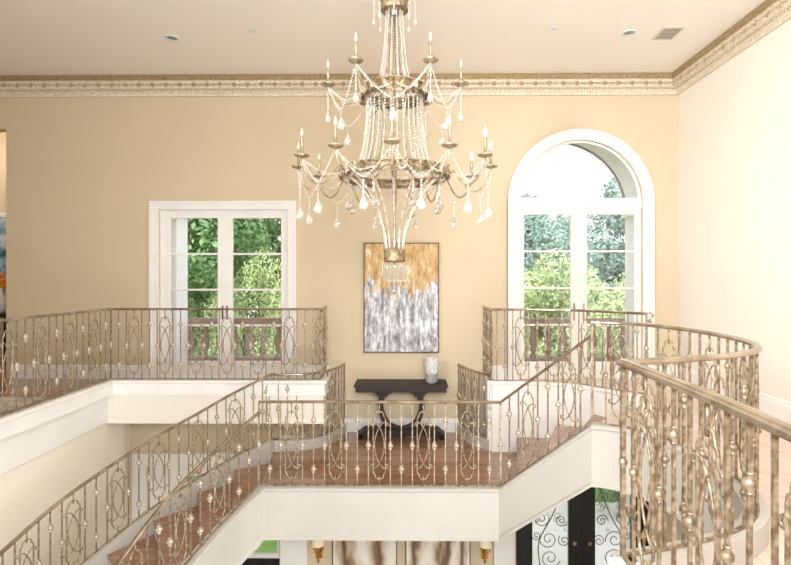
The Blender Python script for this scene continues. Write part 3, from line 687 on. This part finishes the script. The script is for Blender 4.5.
# ------------------------------------------------------------------ exterior: porch, balcony, trees, lawn
YO=9.1
bm=B()
for s,cx in ((1,2.58),):
    R=1.24; pi,po=arch_pts(cx,1.13,R,28),arch_pts(cx,1.13,R+.35,28)
    for i in range(28): yprism(bm,[pi[i],pi[i+1],po[i+1],po[i]],YB+.17,YO)
struct('trim_porch_arch',bm,'porch','white barrel arch of the outside porch beyond the arched window')
bm=B(); pi,po=arch_pts(2.58,1.13,1.215,28),arch_pts(2.58,1.13,1.30,28)
for i in range(28): yprism(bm,[pi[i],pi[i+1],po[i+1],po[i]],YO,YO+.05)
struct('trim_porch_rim',bm,'brownrim','brown outer edge of the outside porch arch')
for x0,x1,lb in ((3.79,4.3,'square white porch column outside the arched window, right'),(-4.3,-3.78,'square white porch column outside the left window')):
    t=thing('porch_column',lb,'column',((x0+x1)/2,8.9,ZG)); w=(x1-x0)/2
    obj('shaft',box(B(),-w,w,-.22,.22,0,6.25),'porch',t)
    bm=B(); box(bm,-w-.05,w+.05,-.27,.27,6.25,6.33); box(bm,-w-.09,w+.09,-.31,.31,6.33,6.42); obj('capital',bm,'porch',t)
struct('floor_balcony',box(B(),-4.6,4.6,YB+.17,9.6,ZU-.16,ZU-.05),'stone','stone floor of the outside balcony')
bprof=[(.055,0),(.055,.04),(.035,.05),(.04,.08),(.072,.18),(.066,.25),(.04,.36),(.035,.42),(.052,.44),(.052,.47),(.04,.48)]
sb=None
for cx,lb,xs in ((-2.69,'brown stone balustrade outside the left window',(-4.05,-1.2)),(2.58,'brown stone balustrade outside the arched window',(1.2,4.1))):
    t=thing('stone_balustrade',lb,'stone railing',(cx,9.3,ZU-.05))
    obj('top_rail',box(B(),xs[0]-cx,xs[1]-cx,-.1,.1,.72,.84),'stone',t); obj('base_rail',box(B(),xs[0]-cx,xs[1]-cx,-.1,.1,0,.16),'stone',t)
    n=int((xs[1]-xs[0])/.255)
    for k in range(n+1):
        x_=xs[0]+k*(xs[1]-xs[0])/n-cx
        if sb is None: sb=obj('stone_baluster',lathe(B(),[(r,z*1.19) for r,z in bprof],10),'stone',t,smooth=True); sb.location=(x_,0,.155)
        else:
            o=sb.copy(); C.objects.link(o); o.parent=t; o.location=(x_,0,.155)
M['paving']=mat('pale paving',(226,222,216),.8,noise=(234,231,226),nscale=2)
struct('floor_paving',box(B(),-1.6,40,YB+.17,12.4,ZG-.5,ZG-.03),'paving','pale driveway paving outside the entry door')
struct('floor_lawn',box(B(),-40,40,YB+.17,70,ZG-.5,ZG-.05),'lawn','green lawn outside')
def tree_mesh(n,R,H,leafs,seed,leafsize):
    rd=random.Random(seed); verts=[];faces=[]; blobs=[]
    for k in range(34):
        a=rd.uniform(0,6.28); f_=rd.random()**.5; zz=rd.uniform(-1,1); rr=R*math.sqrt(max(0,1-zz*zz*.85))*f_
        blobs.append((rr*math.cos(a),rr*math.sin(a),H*.58+zz*H*.40,rd.uniform(.22,.4)*R))
    for k in range(leafs):
        b=rd.choice(blobs); v=Vector((rd.gauss(0,1),rd.gauss(0,1),rd.gauss(0,1))).normalized()*b[3]*rd.uniform(.75,1.08)
        c=Vector(b[:3])+v; u=(v.normalized()+Vector((rd.gauss(0,.5),rd.gauss(0,.5),rd.gauss(0,.5)))).normalized()
        s=u.orthogonal().normalized(); s.rotate(Matrix.Rotation(rd.uniform(0,6.28),3,u)); q=u.cross(s); l=leafsize*rd.uniform(.6,1.3)
        i=len(verts); verts+= [c-s*l,c-q*l*.5,c+s*l,c+q*l*.5]; faces.append((i,i+1,i+2,i+3))
    me=bpy.data.meshes.new('foliage'); me.from_pydata([tuple(v) for v in verts],[],faces); me.materials.append(M[n]); 
    bm=B(); tube(bm,cr([(0,0,0),(.08,.05,H*.3),(0,.1,H*.6)],4),[.22-.012*i for i in range(9)],8)
    for k in range(6):
        a=k*1.05; tube(bm,[(0,.03,H*.35),(R*.3*math.cos(a),R*.3*math.sin(a),H*.55),(R*.6*math.cos(a),R*.6*math.sin(a),H*.75)],[.1,.07,.03],6)
    tm=bpy.data.meshes.new('trunk'); bm.to_mesh(tm); bm.free(); tm.materials.append(M['trunk']); return me,tm
TM={'g':tree_mesh('leaf_g',3,9.5,26000,1,.095),'y':tree_mesh('leaf_y',2.1,6.2,18000,2,.07),'b':tree_mesh('leaf_b',3,8.2,24000,3,.10)}
def tree(kind,x,y,s,label,rz):
    nm='shrub' if 'shrub' in label else {'g':'broadleaf_tree','y':'young_tree','b':'hazy_tree'}[kind]
    t=thing(nm,label,'shrub' if nm=='shrub' else 'tree',(x,y,ZG-.06),None if nm=='shrub' else 'trees outside the windows'); t.rotation_euler=(0,0,rz); t.scale=s if isinstance(s,tuple) else (s,s,s)
    a=bpy.data.objects.new('foliage',TM[kind][0]); C.objects.link(a); a.parent=t
    b=bpy.data.objects.new('trunk',TM[kind][1]); C.objects.link(b); b.parent=t
tree('g',-8.6,17.5,1.12,'tall green tree filling the left pane of the square window',0)
tree('g',-11.5,24,1.5,'tall green tree behind, farthest left outside the square window',2)
tree('g',-5.4,24,1.42,'tall green tree behind the pale young tree outside the square window',1.2)
tree('g',-12.6,31,1.75,'tall green tree farthest back outside the left pane of the square window',5)
tree('y',-4.75,16.5,(.6,.6,.95),'pale yellow-green young tree in the right pane of the square window',.5)
tree('b',-2.2,27,1.3,'haze-tinted tree at the far right edge of the square window view',.3)
tree('b',6.3,25,1.05,'haze-tinted tree rising into the arch, left of the pair',1)
tree('b',10.6,24,1.12,'haze-tinted tree rising highest in the arched window at right',2.1)
tree('b',3.6,24,1.02,'haze-tinted tree at the left edge of the arched window view',4.2)
tree('y',4.6,15,.93,'yellow-green young tree in the left pane of the arched window',2.5)
tree('y',7.0,15.5,.84,'yellow-green young tree in the right pane of the arched window',4.4)
SH=tree('g',4.75,11.6,(.3,.3,.25),'small green shrub seen through the glass of the black entry door',1)
tree('b',8.8,30,.98,'haze-tinted tree far behind, between the two nearer ones',3)
# ------------------------------------------------------------------ chandelier
CH=(-.08,4.0)
ch=thing('chandelier','large tiered crystal bead chandelier with candle arms hanging over the stairwell','chandelier',(CH[0],CH[1],ZCL))
Z=-ZCL
def cobj(n,bm,m,par=None,smooth=True,lab=None): return obj(n,bm,m,par or ch,smooth=smooth,label=lab)
def bead_bm(bm,p,r):
    n=6; rings=[]
    top=bm.verts.new((p[0],p[1],p[2]+r)); bot=bm.verts.new((p[0],p[1],p[2]-r))
    for lat in (.62,-.62):
        rr=r*math.sqrt(1-lat*lat)*1.1; rings.append([bm.verts.new((p[0]+rr*math.cos(2*PI*k/n),p[1]+rr*math.sin(2*PI*k/n),p[2]+r*lat)) for k in range(n)])
    for k in range(n):
        bm.faces.new((top,rings[0][k],rings[0][(k+1)%n])); bm.faces.new((rings[0][k],rings[1][k],rings[1][(k+1)%n],rings[0][(k+1)%n])); bm.faces.new((rings[1][k],bot,rings[1][(k+1)%n]))
def strand(pts,r=.0082,gap=2.6):
    bm=B(); d=0; step=r*gap; pts=[Vector(p) for p in pts]; acc=0
    for a,b in zip(pts,pts[1:]):
        L=(b-a).length
        while acc<=L: bead_bm(bm,a+(b-a)*(acc/L),r); acc+=step
        acc-=L
    return bm
def drop(bm,p,h=.1,w=.034):
    lathe(bm,[(.001,0),(.005,-.01),(w*.5,-h*.35),(w*.95,-h*.62),(w*.9,-h*.82),(w*.5,-h*.97),(.001,-h)],8,p)
def zz(v): return v+Z   # eye-level heights -> chandelier local
def P(r,a,z): return (r*math.sin(a), -r*math.cos(a), zz(z))   # angle 0 faces the viewer
# stem and canopy
cobj('canopy',lathe(B(),[(.01,0),(.12,0),(.11,-.03),(.04,-.06),(.01,-.07)],20),'armmetal')
cobj('stem',tube(B(),[(0,0,-.05),(0,0,zz(2.15))],.012,8),'armmetal')
# crown
bm=B(); lathe(bm,[(.095,zz(2.03)),(.105,zz(2.035)),(.100,zz(2.06)),(.105,zz(2.24)),(.135,zz(2.28)),(.12,zz(2.28)),(.09,zz(2.2))],24)
cobj('crown',bm,'gold')
for k in range(8):
    a=PI*2*k/8; bm=B(); tube(bm,cr([P(.10,a,2.27),P(.15,a,2.25),P(.16,a,2.18),P(.14,a,2.16)],4),.006,5); 
    cobj('crown_scroll',bm,'armmetal')
    bm=strand([P(.155,a,2.14),P(.155,a,1.98)],.006); drop(bm,P(.155,a,1.98),.05,.014); cobj('bead_strand',bm,'bead')
# upper column strands and ribs
for k in range(12):
    a=2*PI*(k+.5)/12
    cobj('bead_strand',strand(cr([P(.062,a,2.02),P(.072,a,1.85),P(.09,a,1.65),P(.125,a,1.47)],5),.0082,2.6),'bead')
for k in range(4):
    a=2*PI*(k+.5)/4
    cobj('rib',tube(B(),cr([P(.048,a,2.05),P(.055,a,1.8),P(.07,a,1.6),P(.12,a,1.45),P(.2,a,1.42)],5),.007,6),'armmetal')
cobj('centre_rod',tube(B(),[(0,0,zz(2.1)),(0,0,zz(.12))],.009,8),'armmetal')
# rings
def ringband(r0,z0,z1,flare,name,m='gold',leaves=0):
    bm=B(); lathe(bm,[(r0,zz(z0)),(r0+flare,zz(z1)),(r0+flare-.008,zz(z1)),(r0-.008,zz(z0)),(r0,zz(z0))],40,close=False); rb=cobj(name,bm,m)
    for zv,rv in ((z0,r0),(z1,r0+flare)):
        tube_b=B(); tube(tube_b,[P(rv,2*PI*k/40,zv) for k in range(40)],.006,6,closed=True); cobj('ring_bead_edge',tube_b,'armmetal',rb)
    if leaves:
        bm=B()
        for k in range(leaves):
            a=2*PI*k/leaves; h=(z1-z0); da=PI/leaves*.9; rr=r0+flare+.006; zc=(z0+z1)/2
            for (w,hh,off) in ((da,h*.55,.0),(da*.45,h*.62,.016)):
                c=P(rr+off+.012,a,zc+h*.1); vv=[P(rr,a-w,zc),P(rr+off,a,zc+hh),P(rr,a+w,zc),P(rr+off,a,zc-hh)]
                cv=bm.verts.new(c); v4=[bm.verts.new(p) for p in vv]
                for i in range(4): bm.faces.new((v4[i],v4[(i+1)%4],cv))
        cobj('leaf_band',bm,m,rb,smooth=False)
    return rb
ringband(.225,1.36,1.45,.012,'upper_ring',leaves=18)
ringband(.375,.755,.825,.02,'lower_ring',leaves=26)
# inner plain hoop under the lower ring
for k in range(30):
    a=2*PI*(k+.5)/30
    cobj('bead_strand',strand(cr([P(.212,a,1.40),P(.215,a,1.2),P(.245,a,.97),P(.30,a,.80)],5),.0084,2.6),'bead')
for k in range(6):
    a=2*PI*(k+.5)/6
    cobj('rib',tube(B(),cr([P(.20,a,1.44),P(.225,a,1.38),P(.16,a,1.28),P(.165,a,1.05),P(.22,a,.88),P(.37,a,.80)],5),.008,6),'armmetal')
for k in range(12):
    a=2*PI*k/12
    cobj('lower_rib',tube(B(),cr([P(.395,a,.78),P(.34,a,.775),P(.24,a,.68),P(.14,a,.52),P(.085,a,.36),P(.066,a,.22)],6),.0105,6),'ribmetal')
cobj('hub',lathe(B(),[(.02,zz(.13)),(.078,zz(.13)),(.084,zz(.14)),(.080,zz(.15)),(.080,zz(.205)),(.084,zz(.215)),(.076,zz(.222)),(.02,zz(.222))],24),'gold')
bm=B()
for k in range(16):
    a=2*PI*k/16; x,y,_=P(.075,a,0); lathe(bm,[(.010,zz(-.02)),(.012,zz(-.01)),(.012,zz(.10)),(.008,zz(.115))],6,(x,y,0))
cobj('crystal_rods',bm,'crystal',smooth=False)
bm=strand([(0,0,zz(.13)),(0,0,zz(-.09))],.012,1.9); bmesh.ops.create_icosphere(bm,subdivisions=2,radius=.036,matrix=Matrix.Translation((0,0,zz(-.13)))); lathe(bm,[(.001,-.03),(.008,-.01),(.003,0)],8,(0,0,zz(-.165)))
cobj('finial_ball',bm,'crystal')
# arms
def arm_set(n,a0,R,hz,prof,lit):
    armbm=B(); tube(armbm,cr([(r,0,z-hz) for r,z in prof],6),.0075,6); 
    me=None; tips=[]
    for k in range(n):
        a=a0+2*PI*k/n
        if me is None:
            arm=cobj('candle_arm',armbm,'armmetal'); me=arm.data
        else:
            arm=bpy.data.objects.new('candle_arm',me); C.objects.link(arm); arm.parent=ch
        arm.location=(0,0,zz(hz)); arm.rotation_euler=(0,0,a-PI/2)
        if k==0:
            bo=obj('bobeche',lathe(B(),[(.005,-.02),(.012,-.012),(.045,-.004),(.055,.006),(.052,.009),(.012,.004),(.012,.02),(.005,.02)],14,(R,0,0)),'armmetal',arm,smooth=True)
            ca=obj('candle_sleeve',lathe(B(),[(.011,.01),(.011,.125),(.008,.13)],10,(R,0,0)),'candle',arm,smooth=True)
            bu=obj('bulb',lathe(B(),[(.006,.128),(.013,.148),(.013,.160),(.007,.185),(.001,.2)],10,(R,0,0)),'bulb_off',arm,smooth=True)
            bu2=bpy.data.meshes.new('bulb'); bu2=bu.data.copy(); bu2.materials.clear(); bu2.materials.append(M['bulb_on'])
            src=[bo,ca,bu]
            bud=bu.data
        else:
            for s_ in src:
                o=s_.copy(); C.objects.link(o); o.parent=arm
                if s_ is bu and k in lit: o.data=bu2; o['label']='lit white bulb'
        tips.append(P(R,a,hz))
    return tips
upz=1.475; loz=.85
ut=arm_set(6,PI/6,.505,upz,[(.235,1.40),(.30,1.36),(.37,1.33),(.43,1.355),(.475,1.40),(.50,1.44),(.505,upz-.01)],())
lt=arm_set(12,0,.73,loz,[(.39,.79),(.45,.815),(.50,.77),(.545,.70),(.60,.665),(.66,.69),(.71,.76),(.73,loz-.01)],(2,3,4))
def swag(p,q,sag,n=9,r=.0072,dropl=0,dr=True):
    p,q=Vector(p),Vector(q); pts=[p.lerp(q,i/n)+Vector((0,0,-sag*(1-abs(2*i/n-1)**1.35))) for i in range(n+1)]
    bm=strand(pts,r,2.6); m=pts[n//2] if n%2==0 else (pts[n//2]+pts[n//2+1])/2
    if dropl: 
        for t_ in strand_pts(m,dropl): bead_bm(bm,t_,r)
    if dr: drop(bm,(m.x,m.y,m.z-dropl),.1,.033)
    cobj('crystal_swag',bm,'bead',smooth=False)
def strand_pts(m,l):
    return [m+Vector((0,0,-.018*i)) for i in range(1,int(l/.018)+1)]
for k in range(12):
    a,b=Vector(lt[k]),Vector(lt[(k+1)%12]); d=Vector((0,0,-.015))
    swag(a+d,b+d,.19,10,dropl=.11)
for k in range(12):        # inner swags from arms to ring
    a=2*PI*(k)/12; swag(Vector(lt[k])+Vector((0,0,-.02)),P(.39,a+PI/12,.79),.08,8,dropl=0,dr=False)
for k in range(6):
    a,b=Vector(ut[k]),Vector(ut[(k+1)%6]); d=Vector((0,0,-.015))
    an=PI/6+2*PI*(k+.5)/6
    swag(a+d,P(.24,an,1.41),.10,8,dr=False); swag(b+d,P(.24,an,1.41),.10,8,dr=False)
    q=ut[k]; bm=strand([Vector(q)+d,Vector(q)+Vector((0,0,-.2))],.0072,2.1); drop(bm,(q[0],q[1],q[2]-.2),.08,.024); cobj('crystal_drop',bm,'bead',smooth=False)
    swag(a+d,b+d,.24,10,dropl=.05)
for k in range(8):
    a=2*PI*(k+.5)/8; bm=strand([P(.36,a,.75),P(.36,a,.60)],.009,2.1); q=P(.36,a,.60); drop(bm,q,.095,.03); cobj('crystal_drop',bm,'crystal',smooth=False)
    swag(P(.40,2*PI*k/8,.79),P(.40,2*PI*(k+1)/8,.79),.07,8,dr=False)
# ------------------------------------------------------------------ light, sky, camera
def area(name,loc,target,sx,sy,power,col=(1,1,1)):
    l=bpy.data.lights.new(name,'AREA'); l.shape='RECTANGLE'; l.size=sx; l.size_y=sy; l.energy=power; l.color=col
    o=bpy.data.objects.new(name,l); C.objects.link(o); o.location=loc; o.rotation_euler=(Vector(target)-Vector(loc)).to_track_quat('-Z','Y').to_euler(); return o
area('front_window_light',(-3.6,-1.9,2.2),(4.0,5.4,.5),1.2,1.2,115,(.95,.975,1))
area('ceiling_fill_light',(.3,-.9,.9),(.3,2.6,3),2.0,1.6,330,(.93,.97,1))  # added fill aimed up to brighten the ceiling; the room has no such lamp
area('hall_fill_light',(2.4,-1.9,-2.9),(-4.3,5.6,-3.0),2.4,2.2,75,(.95,.975,1))  # added fill for the dim lower left wall; no window stands here
l=bpy.data.lights.new('side_room_fill','POINT'); l.energy=28; l.shadow_soft_size=.15; l.color=(1,.9,.78); o=bpy.data.objects.new('side_room_fill',l); C.objects.link(o); o.location=(-8.0,8.9,2.3)  # added fill to lighten the side room; no lamp is seen there
bpy.data.lights['front_window_light'].spread=math.radians(62)
w=bpy.data.worlds.new('World'); bpy.context.scene.world=w; w.use_nodes=True
bg=w.node_tree.nodes['Background']; bg.inputs[0].default_value=(.93,.965,1,1); bg.inputs[1].default_value=1.5
s=bpy.data.lights.new('sun','SUN'); s.energy=3; s.angle=.03; s.color=(1,.96,.9); so=bpy.data.objects.new('sun',s); C.objects.link(so); so.rotation_euler=(math.radians(48),0,math.radians(-25))
cam=bpy.data.cameras.new('Camera'); co=bpy.data.objects.new('Camera',cam); C.objects.link(co); bpy.context.scene.camera=co
cam.sensor_width=36; cam.lens=527/791*36; cam.shift_x=-4.0/791; cam.shift_y=-3.5/791; co.rotation_euler=(PI/2,0,math.radians(.6)); cam.clip_start=.05
for o in list(bpy.data.objects):
    if o.parent is None: o.location.z += GZ
sc=bpy.context.scene; sc.view_settings.view_transform='Standard'; sc.view_settings.look='None'; sc.view_settings.gamma=1; sc.view_settings.exposure=.45
bpy.data.lights['hall_fill_light'].spread=math.radians(100)
